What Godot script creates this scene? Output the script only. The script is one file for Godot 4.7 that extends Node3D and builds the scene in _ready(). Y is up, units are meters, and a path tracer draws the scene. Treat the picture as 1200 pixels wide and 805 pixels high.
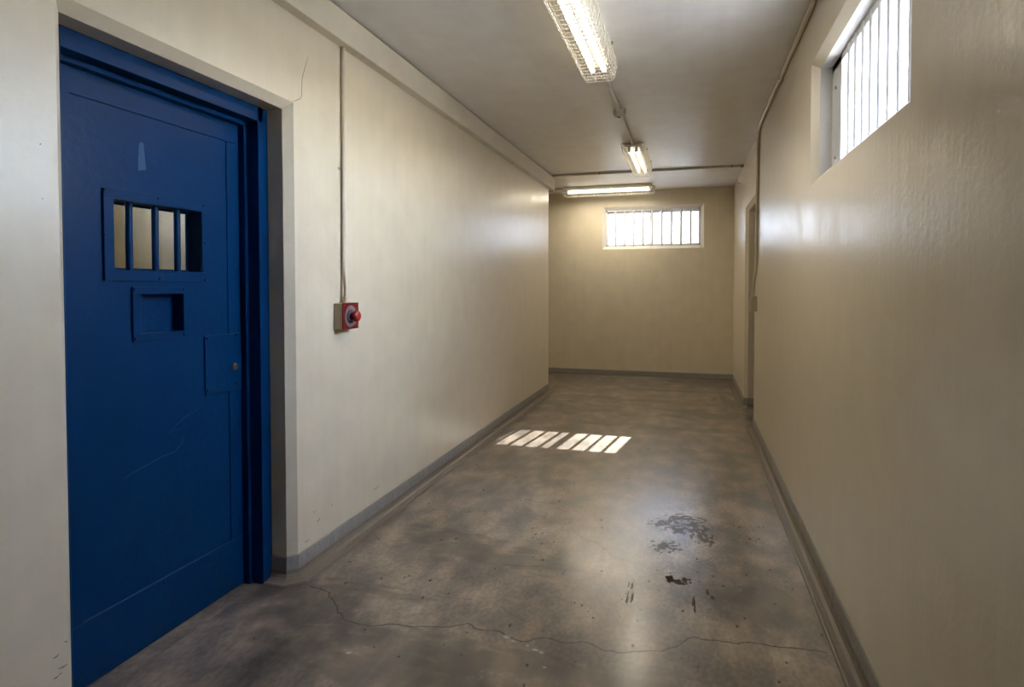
extends Node3D

# Corridor of a prison wing. X runs across it, Y is up, the corridor runs towards -Z.
const LEFT := -1.736
const RIGHT := 0.575
const TOP := 2.74
const BACK := -8.966
const CORNER := -7.503          # where the left wall ends and the side passage opens
const CHAMFER := 0.036
const SKIRT := 0.11

var used := {}
var M := {}


# ---------------------------------------------------------------- names and tags
func numbered(called: String) -> String:
	if not used.has(called):
		used[called] = 0
		return called
	used[called] += 1
	return "%s_%03d" % [called, used[called]]


func tag(o: Node, label: String, category := "", group := "", kind := "") -> Node:
	if label: o.set_meta("label", label)
	if category: o.set_meta("category", category)
	if group: o.set_meta("group", group)
	if kind: o.set_meta("kind", kind)
	return o


func thing(called: String, at := Vector3.ZERO) -> Node3D:
	var o := Node3D.new()
	o.name = numbered(called)
	add_child(o)
	o.position = at
	return o


func obj(called: String, st: SurfaceTool, m: Material, parent: Node = null, at := Vector3.ZERO) -> MeshInstance3D:
	var o := MeshInstance3D.new()
	o.mesh = st.commit()
	return place(called, o, m, parent, at)


func place(called: String, o: MeshInstance3D, m: Material, parent: Node, at: Vector3) -> MeshInstance3D:
	o.material_override = m
	o.position = at
	if parent:
		o.name = called
		parent.add_child(o, true)
	else:
		o.name = numbered(called)
		add_child(o)
	return o


func again(called: String, mesh: Mesh, m: Material, parent: Node, at: Vector3) -> MeshInstance3D:
	var o := MeshInstance3D.new()
	o.mesh = mesh
	return place(called, o, m, parent, at)


# ---------------------------------------------------------------- shapes
func shape() -> SurfaceTool:
	var st := SurfaceTool.new()
	st.begin(Mesh.PRIMITIVE_TRIANGLES)
	return st


func tri(st: SurfaceTool, a: Vector3, b: Vector3, c: Vector3, n: Vector3) -> void:
	if (b - a).cross(c - a).dot(n) > 0.0:      # front faces run clockwise
		var t := b
		b = c
		c = t
	for p in [a, b, c]:
		st.set_normal(n)
		st.add_vertex(p)


func quad(st: SurfaceTool, a: Vector3, b: Vector3, c: Vector3, d: Vector3, n: Vector3) -> void:
	tri(st, a, b, c, n)
	tri(st, a, c, d, n)


func box(st: SurfaceTool, lo: Vector3, hi: Vector3, bevel := 0.0) -> void:
	var c := (lo + hi) / 2.0
	var h := (hi - lo) / 2.0
	var b: float = minf(bevel, minf(h.x, minf(h.y, h.z)) * 0.9)
	for axis in 3:
		var u := (axis + 1) % 3
		var v := (axis + 2) % 3
		for s in [-1.0, 1.0]:
			var n := Vector3.ZERO
			n[axis] = s
			var q := []
			for k in [[-1, -1], [1, -1], [1, 1], [-1, 1]]:
				var p := Vector3.ZERO
				p[axis] = s * h[axis]
				p[u] = k[0] * (h[u] - b)
				p[v] = k[1] * (h[v] - b)
				q.append(c + p)
			quad(st, q[0], q[1], q[2], q[3], n)
	if b <= 0.0:
		return
	for axis in 3:
		var u := (axis + 1) % 3
		var v := (axis + 2) % 3
		for su in [-1.0, 1.0]:
			for sv in [-1.0, 1.0]:
				var q := []
				for k in [[-1, 0], [1, 0], [1, 1], [-1, 1]]:
					var p := Vector3.ZERO
					p[axis] = k[0] * (h[axis] - b)
					p[u] = su * (h[u] - (b if k[1] else 0.0))
					p[v] = sv * (h[v] - (0.0 if k[1] else b))
					q.append(c + p)
				var n := Vector3.ZERO
				n[u] = su
				n[v] = sv
				quad(st, q[0], q[1], q[2], q[3], n.normalized())
	for sx in [-1.0, 1.0]:
		for sy in [-1.0, 1.0]:
			for sz in [-1.0, 1.0]:
				var s := Vector3(sx, sy, sz)
				tri(st, c + s * Vector3(h.x, h.y - b, h.z - b), c + s * Vector3(h.x - b, h.y, h.z - b), c + s * Vector3(h.x - b, h.y - b, h.z), s.normalized())


func frame_of(d: Vector3) -> Array:
	var side := d.cross(Vector3.UP if absf(d.y) < 0.9 else Vector3.RIGHT).normalized()
	return [side, side.cross(d).normalized()]


func tube(st: SurfaceTool, pts: Array, r: float, seg := 10, capped := true) -> void:
	var rings := []
	var outs := []
	var n := pts.size()
	var d0: Vector3 = (pts[1] - pts[0]).normalized()
	var f := frame_of(d0)
	var side: Vector3 = f[0]
	for i in n:
		var before: Vector3 = (pts[i] - pts[maxi(i - 1, 0)]).normalized()
		var after: Vector3 = (pts[mini(i + 1, n - 1)] - pts[i]).normalized()
		var d: Vector3 = (before + after).normalized()
		side = (side - d * side.dot(d)).normalized()
		var up := side.cross(d).normalized()
		var ring := []
		var out := []
		var widen := 1.0
		if i > 0 and i < n - 1:
			widen = 1.0 / maxf(0.6, d.dot(before))
		for k in seg:
			var a := TAU * k / seg
			var o := side * cos(a) + up * sin(a)
			out.append(o)
			ring.append(pts[i] + o * r * lerpf(1.0, widen, 0.5))
		rings.append(ring)
		outs.append(out)
	for i in n - 1:
		for k in seg:
			var l := (k + 1) % seg
			var p := [rings[i][k], rings[i][l], rings[i + 1][l], rings[i + 1][k]]
			var m := [outs[i][k], outs[i][l], outs[i + 1][l], outs[i + 1][k]]
			smooth_quad(st, p, m)
	if capped:
		for e in [0, n - 1]:
			var d: Vector3 = (pts[0] - pts[1] if e == 0 else pts[n - 1] - pts[n - 2]).normalized()
			for k in seg:
				tri(st, pts[e], rings[e][k], rings[e][(k + 1) % seg], d)


func smooth_quad(st: SurfaceTool, p: Array, m: Array) -> void:
	var mean: Vector3 = m[0] + m[1] + m[2] + m[3]
	for t in [[0, 1, 2], [0, 2, 3]]:
		var a: Vector3 = p[t[0]]
		var b: Vector3 = p[t[1]]
		var c: Vector3 = p[t[2]]
		var x := (b - a).cross(c - a)
		if x.length_squared() < 1e-16:
			continue
		var order: Array = t if x.dot(mean) < 0.0 else [t[0], t[2], t[1]]
		for i in order:
			st.set_normal(m[i])
			st.add_vertex(p[i])


func lathe(st: SurfaceTool, at: Vector3, axis: Vector3, profile: Array, seg := 24) -> void:
	# profile: [radius, height along the axis], from the base outwards
	var f := frame_of(axis)
	for i in profile.size() - 1:
		var r0: float = profile[i][0]
		var h0: float = profile[i][1]
		var r1: float = profile[i + 1][0]
		var h1: float = profile[i + 1][1]
		var slope := Vector2(h1 - h0, r0 - r1)
		if slope.length() < 1e-9:
			continue
		slope = slope.normalized()
		for k in seg:
			var p := []
			var m := []
			for c in [[k, r0, h0], [k + 1, r0, h0], [k + 1, r1, h1], [k, r1, h1]]:
				var a: float = TAU * c[0] / seg
				var o: Vector3 = f[0] * cos(a) + f[1] * sin(a)
				p.append(at + o * c[1] + axis * c[2])
				m.append((o * slope.x + axis * slope.y).normalized())
			smooth_quad(st, p, m)


func ribbon(st: SurfaceTool, pts: Array, n: Vector3, width: float, lift: float) -> void:
	# a thin raised strip of paint or filler along a line on a surface
	for i in pts.size() - 1:
		var a: Vector3 = pts[i]
		var b: Vector3 = pts[i + 1]
		var s := (b - a).cross(n).normalized() * width / 2.0
		var wa := 0.3 if i == 0 else 1.0
		var wb := 0.3 if i == pts.size() - 2 else 1.0
		quad(st, a + n * lift - s * wa, a + n * lift + s * wa, b + n * lift + s * wb, b + n * lift - s * wb, n)
		quad(st, a + n * lift - s * wa, b + n * lift - s * wb, b - s * wb, a - s * wa, -s.normalized())
		quad(st, a + n * lift + s * wa, b + n * lift + s * wb, b + s * wb, a + s * wa, s.normalized())


# A wall that faces along one axis, with rectangular holes: cut into boxes on a grid.
func wall(st: SurfaceTool, axis: int, face: float, back: float, lo: Vector2, hi: Vector2, holes: Array) -> void:
	var us := [lo.x, hi.x]
	var vs := [lo.y, hi.y]
	for h in holes:
		us.append_array([h[0], h[2]])
		vs.append_array([h[1], h[3]])
	us.sort()
	vs.sort()
	var full := func(i: int, j: int) -> bool:
		if i < 0 or j < 0 or i >= us.size() - 1 or j >= vs.size() - 1:
			return false
		if us[i + 1] - us[i] < 1e-6 or vs[j + 1] - vs[j] < 1e-6:
			return false
		var c := Vector2((us[i] + us[i + 1]) / 2.0, (vs[j] + vs[j + 1]) / 2.0)
		for h in holes:
			if c.x > h[0] and c.x < h[2] and c.y > h[1] and c.y < h[3]:
				return false
		return true
	var pt := func(u: float, v: float, d: float) -> Vector3:
		return Vector3(d, v, u) if axis == 0 else Vector3(u, v, d)
	var dir := signf(face - back)
	var nf := Vector3(dir, 0, 0) if axis == 0 else Vector3(0, 0, dir)
	var nu := Vector3(0, 0, 1) if axis == 0 else Vector3(1, 0, 0)
	for i in us.size() - 1:
		for j in vs.size() - 1:
			if not full.call(i, j):
				continue
			var u0: float = us[i]
			var u1: float = us[i + 1]
			var v0: float = vs[j]
			var v1: float = vs[j + 1]
			quad(st, pt.call(u0, v0, face), pt.call(u1, v0, face), pt.call(u1, v1, face), pt.call(u0, v1, face), nf)
			quad(st, pt.call(u0, v0, back), pt.call(u1, v0, back), pt.call(u1, v1, back), pt.call(u0, v1, back), -nf)
			if not full.call(i - 1, j):
				quad(st, pt.call(u0, v0, face), pt.call(u0, v1, face), pt.call(u0, v1, back), pt.call(u0, v0, back), -nu)
			if not full.call(i + 1, j):
				quad(st, pt.call(u1, v0, face), pt.call(u1, v1, face), pt.call(u1, v1, back), pt.call(u1, v0, back), nu)
			if not full.call(i, j - 1):
				quad(st, pt.call(u0, v0, face), pt.call(u1, v0, face), pt.call(u1, v0, back), pt.call(u0, v0, back), Vector3.DOWN)
			if not full.call(i, j + 1):
				quad(st, pt.call(u0, v1, face), pt.call(u1, v1, face), pt.call(u1, v1, back), pt.call(u0, v1, back), Vector3.UP)


# The plastered lining of an opening: chamfered at the face, then straight to the back. part: "chamfer", "reveal" or "all"
func lining(st: SurfaceTool, axis: int, face: float, back: float, o: Array, c: float, part := "all", open_bottom := false) -> void:
	var dir := signf(back - face)
	var pt := func(u: float, v: float, d: float) -> Vector3:
		return Vector3(d, v, u) if axis == 0 else Vector3(u, v, d)
	var i := [o[0] + c, o[1] + (0.0 if open_bottom else c), o[2] - c, o[3] - c]
	var mid := face + dir * c
	var out := Vector3(-dir, 0, 0) if axis == 0 else Vector3(0, 0, -dir)
	var side := Vector3(0, 0, 1) if axis == 0 else Vector3(1, 0, 0)
	var runs := [[0, 1, 0, 3, side], [2, 1, 2, 3, -side], [0, 3, 2, 3, Vector3.DOWN]]
	if not open_bottom:
		runs.append([0, 1, 2, 1, Vector3.UP])
	for r in runs:
		var n: Vector3 = r[4]
		var o0: Vector3 = pt.call(o[r[0]], o[r[1]], face)
		var o1: Vector3 = pt.call(o[r[2]], o[r[3]], face)
		var i0: Vector3 = pt.call(i[r[0]], i[r[1]], mid)
		var i1: Vector3 = pt.call(i[r[2]], i[r[3]], mid)
		if part != "reveal":
			quad(st, o0, o1, i1, i0, (n + out).normalized())
		if part != "chamfer":
			quad(st, i0, i1, pt.call(i[r[2]], i[r[3]], back), pt.call(i[r[0]], i[r[1]], back), n)
		var b0: Vector3 = pt.call(o[r[0]], o[r[1]], back)
		var b1: Vector3 = pt.call(o[r[2]], o[r[3]], back)
		if part != "chamfer":
			quad(st, b0, b1, pt.call(i[r[2]], i[r[3]], back), pt.call(i[r[0]], i[r[1]], back), -out)


# A profile ([out from the wall, height] pairs) swept along a line on the floor; the room lies on the left hand of the way when side is 1.
func sweep(st: SurfaceTool, path: Array, profile: Array, side: float) -> void:
	var offs := []
	for i in path.size():
		var before: Vector2 = (path[i] - path[maxi(i - 1, 0)]).normalized()
		var after: Vector2 = (path[mini(i + 1, path.size() - 1)] - path[i]).normalized()
		if i == 0: before = after
		if i == path.size() - 1: after = before
		var nb := Vector2(before.y, -before.x) * side
		var na := Vector2(after.y, -after.x) * side
		var m := (nb + na).normalized()
		offs.append(m / maxf(0.4, m.dot(nb)))
	for i in path.size() - 1:
		var d: Vector2 = (path[i + 1] - path[i]).normalized()
		var nn := Vector2(d.y, -d.x) * side
		for k in profile.size() - 1:
			var q := []
			for c in [[i, k], [i + 1, k], [i + 1, k + 1], [i, k + 1]]:
				var p: Vector2 = path[c[0]] + offs[c[0]] * profile[c[1]][0]
				q.append(Vector3(p.x, profile[c[1]][1], p.y))
			var across := Vector2(profile[k + 1][0] - profile[k][0], profile[k + 1][1] - profile[k][1])
			var no := Vector2(-across.y, across.x).normalized()
			var n := Vector3(nn.x * no.x, no.y, nn.y * no.x)
			if no.y < -0.01 or (absf(no.y) <= 0.01 and no.x < 0.0):
				n = -n
			quad(st, q[0], q[1], q[2], q[3], n.normalized())


# ---------------------------------------------------------------- materials
func noise(seed_: int, freq: float, octaves := 4, type := FastNoiseLite.TYPE_SIMPLEX_SMOOTH) -> FastNoiseLite:
	var n := FastNoiseLite.new()
	n.seed = seed_
	n.noise_type = type
	n.frequency = freq
	n.fractal_octaves = octaves
	return n


func grey_image(a: PackedByteArray, w: int, h: int) -> Image:
	return Image.create_from_data(w, h, false, Image.FORMAT_L8, a)


func paint(color: Color, rough: float, tex: Dictionary, normal: float, spec := 0.5) -> StandardMaterial3D:
	var m := StandardMaterial3D.new()
	m.albedo_color = color
	m.albedo_texture = tex.albedo
	m.roughness = rough
	m.roughness_texture = tex.rough
	m.metallic_specular = spec
	m.normal_enabled = true
	m.normal_texture = tex.normal
	m.normal_scale = normal
	m.uv1_triplanar = true
	m.uv1_world_triplanar = true
	m.uv1_triplanar_sharpness = 8.0
	m.uv1_scale = Vector3.ONE * tex.scale
	return m


func plain(color: Color, rough: float, metal := 0.0) -> StandardMaterial3D:
	var m := StandardMaterial3D.new()
	m.albedo_color = color
	m.roughness = rough
	m.metallic = metal
	return m


func glow(color: Color, energy: float) -> StandardMaterial3D:
	var m := plain(Color(0.9, 0.9, 0.88), 0.4)
	m.emission_enabled = true
	m.emission = color
	m.emission_energy_multiplier = energy
	return m


# Gloss paint on plaster: brush streaks that run downwards, orange peel, faint grime.
func plaster_textures() -> Dictionary:
	var s := 1024
	var streak: Image = noise(11, 0.02, 4).get_seamless_image(s, 48, false, false, 0.15)
	streak.resize(s, s, Image.INTERPOLATE_BILINEAR)
	var peel: Image = noise(12, 0.055, 3).get_seamless_image(s, s, false, false, 0.1)
	var cloud: Image = noise(13, 0.006, 5).get_seamless_image(s, s, false, false, 0.2)
	var a := streak.get_data()
	var b := peel.get_data()
	var c := cloud.get_data()
	var rough := PackedByteArray()
	var tone := PackedByteArray()
	var high := PackedByteArray()
	rough.resize(s * s)
	tone.resize(s * s)
	high.resize(s * s)
	for i in s * s:
		rough[i] = clampi(int(205 + (a[i] - 128) * 0.25 + (c[i] - 128) * 0.25), 175, 255)
		tone[i] = clampi(int(246 + (a[i] - 128) * 0.02 + (c[i] - 128) * 0.05), 0, 255)
		high[i] = clampi(int(128 + (b[i] - 128) * 0.4 + (a[i] - 128) * 0.5), 0, 255)
	var n := grey_image(high, s, s)
	n.bump_map_to_normal_map(6.0)
	return {"albedo": ImageTexture.create_from_image(grey_image(tone, s, s)), "rough": ImageTexture.create_from_image(grey_image(rough, s, s)), "normal": ImageTexture.create_from_image(n), "scale": 0.55}


# Brushed enamel on steel
func enamel_textures() -> Dictionary:
	var s := 512
	var peel: Image = noise(21, 0.05, 3).get_seamless_image(s, s, false, false, 0.1)
	var cloud: Image = noise(22, 0.008, 5).get_seamless_image(s, s, false, false, 0.2)
	var b := peel.get_data()
	var c := cloud.get_data()
	var rough := PackedByteArray()
	var tone := PackedByteArray()
	rough.resize(s * s)
	tone.resize(s * s)
	for i in s * s:
		rough[i] = clampi(int(195 + (c[i] - 128) * 0.2 + (b[i] - 128) * 0.15), 0, 255)
		tone[i] = clampi(int(240 + (c[i] - 128) * 0.06), 0, 255)
	peel.bump_map_to_normal_map(3.0)
	return {"albedo": ImageTexture.create_from_image(grey_image(tone, s, s)), "rough": ImageTexture.create_from_image(grey_image(rough, s, s)), "normal": ImageTexture.create_from_image(peel), "scale": 0.9}


const FW := 1024                # floor texture: 2.56 m across, 8.2 m along
const FH := 2048
const FX := 2.56
const FZ := 8.2
const FX0 := -1.86


func spot(data: PackedFloat32Array, x: float, z: float, rx: float, rz: float, amount: float, wobble: FastNoiseLite, ragged := 0.5, soft := 0.15) -> void:
	# adds a ragged blot, given in metres, to one layer
	var u0 := int((x - rx * 2.0 - FX0) / FX * FW)
	var u1 := int((x + rx * 2.0 - FX0) / FX * FW)
	var v0 := int((-z - rz * 2.0) / FZ * FH)
	var v1 := int((-z + rz * 2.0) / FZ * FH)
	for v in range(maxi(v0, 0), mini(v1 + 1, FH)):
		for u in range(maxi(u0, 0), mini(u1 + 1, FW)):
			var px := FX0 + (u + 0.5) / FW * FX
			var pz := -(v + 0.5) / FH * FZ
			var d := Vector2((px - x) / rx, (pz - z) / rz).length()
			d += wobble.get_noise_2d(px * 55.0 / (rx + 0.004) + x * 900.0, pz * 55.0 / (rz + 0.004)) * ragged * 1.6
			var k := smoothstep(0.95 + soft, 0.95 - soft, d)
			if k > 0.0:
				data[v * FW + u] = lerpf(data[v * FW + u], amount, k)


func stroke(data: PackedFloat32Array, pts: Array, width: float, amount: float, wobble: FastNoiseLite, sway: float) -> void:
	for i in pts.size() - 1:
		var a: Vector2 = pts[i]
		var b: Vector2 = pts[i + 1]
		var steps := int(a.distance_to(b) / 0.0015) + 1
		for s in steps:
			var p := a.lerp(b, float(s) / steps)
			p += Vector2(wobble.get_noise_2d(p.x * 260.0, p.y * 260.0), wobble.get_noise_2d(p.x * 260.0 + 500.0, p.y * 260.0)) * sway
			var u := (p.x - FX0) / FX * FW
			var v := -p.y / FZ * FH
			var w := width * (0.7 + 0.6 * wobble.get_noise_2d(p.x * 700.0, p.y * 700.0 + 90.0)) / 2.0
			for dv in range(-1, 2):
				for du in range(-3, 4):
					var iu := int(u) + du
					var iv := int(v) + dv
					if iu < 0 or iv < 0 or iu >= FW or iv >= FH:
						continue
					var d := Vector2((iu + 0.5 - u) * FX / FW, (iv + 0.5 - v) * FZ / FH * 0.6).length()
					var k := smoothstep(w + 0.0018, maxf(w - 0.0012, 0.0), d)
					if k > 0.0:
						data[iv * FW + iu] = lerpf(data[iv * FW + iu], amount, k)


# Worn sealed concrete: cloudy tones, dark damp stains, trowel swirls, chips, specks and a wandering crack.
func floor_material() -> StandardMaterial3D:
	var big: Image = noise(31, 0.006, 4).get_image(FW, FH, false, false, true)
	var warp := noise(32, 0.012, 5)
	warp.domain_warp_enabled = true
	warp.domain_warp_amplitude = 55.0
	warp.domain_warp_frequency = 0.006
	warp.domain_warp_fractal_type = FastNoiseLite.DOMAIN_WARP_FRACTAL_NONE
	var swirl: Image = warp.get_image(FW, FH, false, false, true)
	var fine: Image = noise(33, 0.10, 4).get_image(FW, FH, false, false, true)
	var trowel_noise := noise(34, 0.018, 4, FastNoiseLite.TYPE_SIMPLEX)
	trowel_noise.fractal_type = FastNoiseLite.FRACTAL_RIDGED
	trowel_noise.domain_warp_enabled = true
	trowel_noise.domain_warp_amplitude = 40.0
	trowel_noise.domain_warp_frequency = 0.01
	trowel_noise.domain_warp_fractal_type = FastNoiseLite.DOMAIN_WARP_FRACTAL_NONE
	var trowel: Image = trowel_noise.get_image(FW, FH / 4, false, false, true)
	trowel.resize(FW, FH, Image.INTERPOLATE_BILINEAR)
	var a := big.get_data()
	var b := swirl.get_data()
	var c := fine.get_data()
	var e := trowel.get_data()
	var wob := noise(35, 0.02, 4)
	var dark := PackedFloat32Array()     # 0 clean .. 1 stained
	var chip := PackedFloat32Array()     # 1 where the sealer has come off down to brown
	var pale := PackedFloat32Array()     # 1 where there is a drop of white paint
	var line := PackedFloat32Array()     # 1 in a crack
	dark.resize(FW * FH)
	chip.resize(FW * FH)
	pale.resize(FW * FH)
	line.resize(FW * FH)
	# stains
	for s in [[-1.28, -2.98, 0.20, 0.12, 0.75], [-1.05, -2.88, 0.26, 0.11, 0.7], [-0.80, -2.80, 0.24, 0.08, 0.55], [-1.5, -2.12, 0.22, 0.20, 0.9], [-1.30, -2.36, 0.20, 0.04, 0.6], [-1.05, -2.02, 0.25, 0.09, 0.7],
			[-1.66, -2.3, 0.2, 0.1, 0.8], [-0.2, -1.98, 0.5, 0.12, 0.5], [-0.75, -2.02, 0.18, 0.10, 0.6], [-0.95, -1.85, 0.35, 0.10, 0.6], [0.30, -2.75, 0.16, 0.25, 0.45], [0.25, -6.6, 0.5, 0.25, 0.7], [-0.3, -7.2, 0.9, 0.16, 0.6],
			[-1.2, -6.6, 0.4, 0.3, 0.5], [0.42, -7.4, 0.12, 0.5, 0.8], [-0.2, -8.0, 0.5, 0.08, 0.7], [0.05, -1.75, 0.4, 0.10, 0.5], [-1.3, -3.9, 0.2, 0.5, 0.35], [0.35, -4.6, 0.15, 0.4, 0.3], [-0.4, -5.9, 0.7, 0.12, 0.4]]:
		spot(dark, s[0], s[1], s[2], s[3], s[4], wob, 0.8, 0.55)
	# sealer worn off
	for s in [[-0.085, -2.84, 0.020, 0.035], [-0.05, -2.83, 0.024, 0.020], [-0.018, -2.85, 0.014, 0.030], [-0.035, -2.81, 0.028, 0.012], [0.005, -2.86, 0.007, 0.014], [0.008, -2.83, 0.006, 0.012],
			[0.02, -2.66, 0.007, 0.05], [0.025, -2.60, 0.005, 0.04], [0.08, -2.76, 0.006, 0.025], [0.10, -2.72, 0.008, 0.02], [-0.235, -2.62, 0.0045, 0.045], [-0.255, -2.615, 0.004, 0.05], [-0.245, -2.73, 0.004, 0.03], [-0.26, -2.74, 0.003, 0.025]]:
		spot(chip, s[0], s[1], s[2], s[3], 1.0, wob, 0.45)
	for s in [[0.06, -3.42, 0.04, 0.07], [0.01, -3.52, 0.06, 0.04], [-0.05, -3.44, 0.05, 0.05], [-0.09, -3.56, 0.03, 0.04], [0.09, -3.34, 0.03, 0.06], [-0.03, -3.62, 0.07, 0.04], [-0.16, -3.5, 0.04, 0.05], [-0.12, -3.2, 0.05, 0.05]]:
		spot(chip, s[0], s[1], s[2], s[3], 0.65, wob, 1.3)
	var rng := RandomNumberGenerator.new()
	rng.seed = 7
	for i in 170:
		var q := rng.randf_range(0.0025, 0.007)
		spot(chip, rng.randf_range(-1.6, 0.52), -rng.randf_range(1.5, 6.0), q, q * rng.randf_range(1.0, 2.2), rng.randf_range(0.5, 1.0), wob, 0.4)
	for i in 90:
		var q := rng.randf_range(0.002, 0.006)
		spot(line, rng.randf_range(-0.9, 0.45), -rng.randf_range(1.8, 3.6), q, q * 1.6, rng.randf_range(0.4, 1.0), wob, 0.4)
	for s in [[-0.67, -2.19, 0.012, 0.010], [-0.64, -2.17, 0.008, 0.006], [-0.545, -2.14, 0.014, 0.006], [-0.52, -2.13, 0.008, 0.007], [-1.2, -1.93, 0.010, 0.006], [-0.58, -2.16, 0.005, 0.006], [-1.36, -2.62, 0.005, 0.004], [-0.49, -2.05, 0.008, 0.004]]:
		spot(pale, s[0], s[1], s[2], s[3], 0.8, wob, 0.5)
	var crack := [Vector2(-1.63, -2.33), Vector2(-1.52, -2.28), Vector2(-1.42, -2.18), Vector2(-1.33, -2.12), Vector2(-1.2, -2.12), Vector2(-1.0, -2.16), Vector2(-0.86, -2.235), Vector2(-0.72, -2.22), Vector2(-0.6, -2.18), Vector2(-0.5, -2.225), Vector2(-0.36, -2.235), Vector2(-0.24, -2.20), Vector2(-0.1, -2.27), Vector2(0.03, -2.385), Vector2(0.16, -2.39), Vector2(0.3, -2.42), Vector2(0.5, -2.43)]
	stroke(line, crack, 0.0022, 0.9, wob, 0.03)
	stroke(line, [Vector2(-0.62, -3.25), Vector2(-0.45, -3.12), Vector2(-0.36, -2.98), Vector2(-0.22, -2.97)], 0.002, 0.5, wob, 0.03)
	for i in 60:
		var at := Vector2(rng.randf_range(-1.5, 0.4), -rng.randf_range(1.7, 5.5))
		var d := Vector2(rng.randf_range(-0.22, 0.22), rng.randf_range(-0.14, 0.14))
		stroke(dark if i % 3 else line, [at, at + d * 0.5 + Vector2(0.01, 0.01), at + d], rng.randf_range(0.0015, 0.006), rng.randf_range(0.2, 0.5), wob, 0.008)
	stroke(line, [Vector2(LEFT - 0.004, -7.50), Vector2(LEFT - 0.02, -8.2)], 0.006, 1.0, wob, 0.0)
	var rgb := PackedByteArray()
	rgb.resize(FW * FH * 3)
	var rough := PackedByteArray()
	rough.resize(FW * FH)
	var high := PackedByteArray()
	high.resize(FW * FH)
	var coat := PackedByteArray()
	coat.resize(FW * FH)
	for i in FW * FH:
		var t := 0.575 + (a[i] - 128) * 0.0010 + (b[i] - 128) * 0.0008 + (c[i] - 128) * 0.0007 + (e[i] - 90) * 0.00025
		var dk := dark[i] * (0.75 + (c[i] - 128) * 0.004)
		var cp := chip[i]
		t *= (1.0 - 0.36 * dk) * (1.0 - 0.72 * line[i])
		var warm := clampf((b[i] - 124) * 0.005, -0.5, 0.5)
		var r := t * (1.0 + 0.03 * warm)
		var g := t * (0.915 + 0.01 * warm)
		var bl := t * (0.825 - 0.05 * warm)
		r = lerpf(lerpf(r, 0.27, cp), 0.85, pale[i])
		g = lerpf(lerpf(g, 0.225, cp), 0.84, pale[i])
		bl = lerpf(lerpf(bl, 0.16, cp), 0.82, pale[i])
		rgb[i * 3] = clampi(int(r * 255), 0, 255)
		rgb[i * 3 + 1] = clampi(int(g * 255), 0, 255)
		rgb[i * 3 + 2] = clampi(int(bl * 255), 0, 255)
		rough[i] = clampi(int(100 + (b[i] - 128) * 0.12 + (a[i] - 128) * 0.08 + (c[i] - 128) * 0.12 + (e[i] - 90) * 0.08 + 22 * dk + 130 * cp + 60 * line[i]), 76, 255)
		coat[i] = clampi(int(255 * (1.0 - cp) * (1.0 - 0.7 * line[i])), 0, 255)
		high[i] = clampi(int(150 + (c[i] - 128) * 0.22 + (b[i] - 128) * 0.4 + (e[i] - 90) * 0.12 - 60 * cp - 70 * line[i] + 30 * pale[i]), 0, 255)
	var m := StandardMaterial3D.new()
	m.albedo_color = Color(0.86, 0.86, 0.86)
	m.albedo_texture = ImageTexture.create_from_image(Image.create_from_data(FW, FH, false, Image.FORMAT_RGB8, rgb))
	m.roughness = 1.0
	m.roughness_texture = ImageTexture.create_from_image(grey_image(rough, FW, FH))
	m.metallic_specular = 0.5
	m.clearcoat_enabled = true
	m.clearcoat = 1.0
	m.clearcoat_texture = ImageTexture.create_from_image(grey_image(coat, FW, FH))
	m.clearcoat_roughness = 0.21
	m.heightmap_enabled = true
	m.heightmap_scale = 0.12
	m.heightmap_texture = ImageTexture.create_from_image(grey_image(high, FW, FH))
	return m


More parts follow.
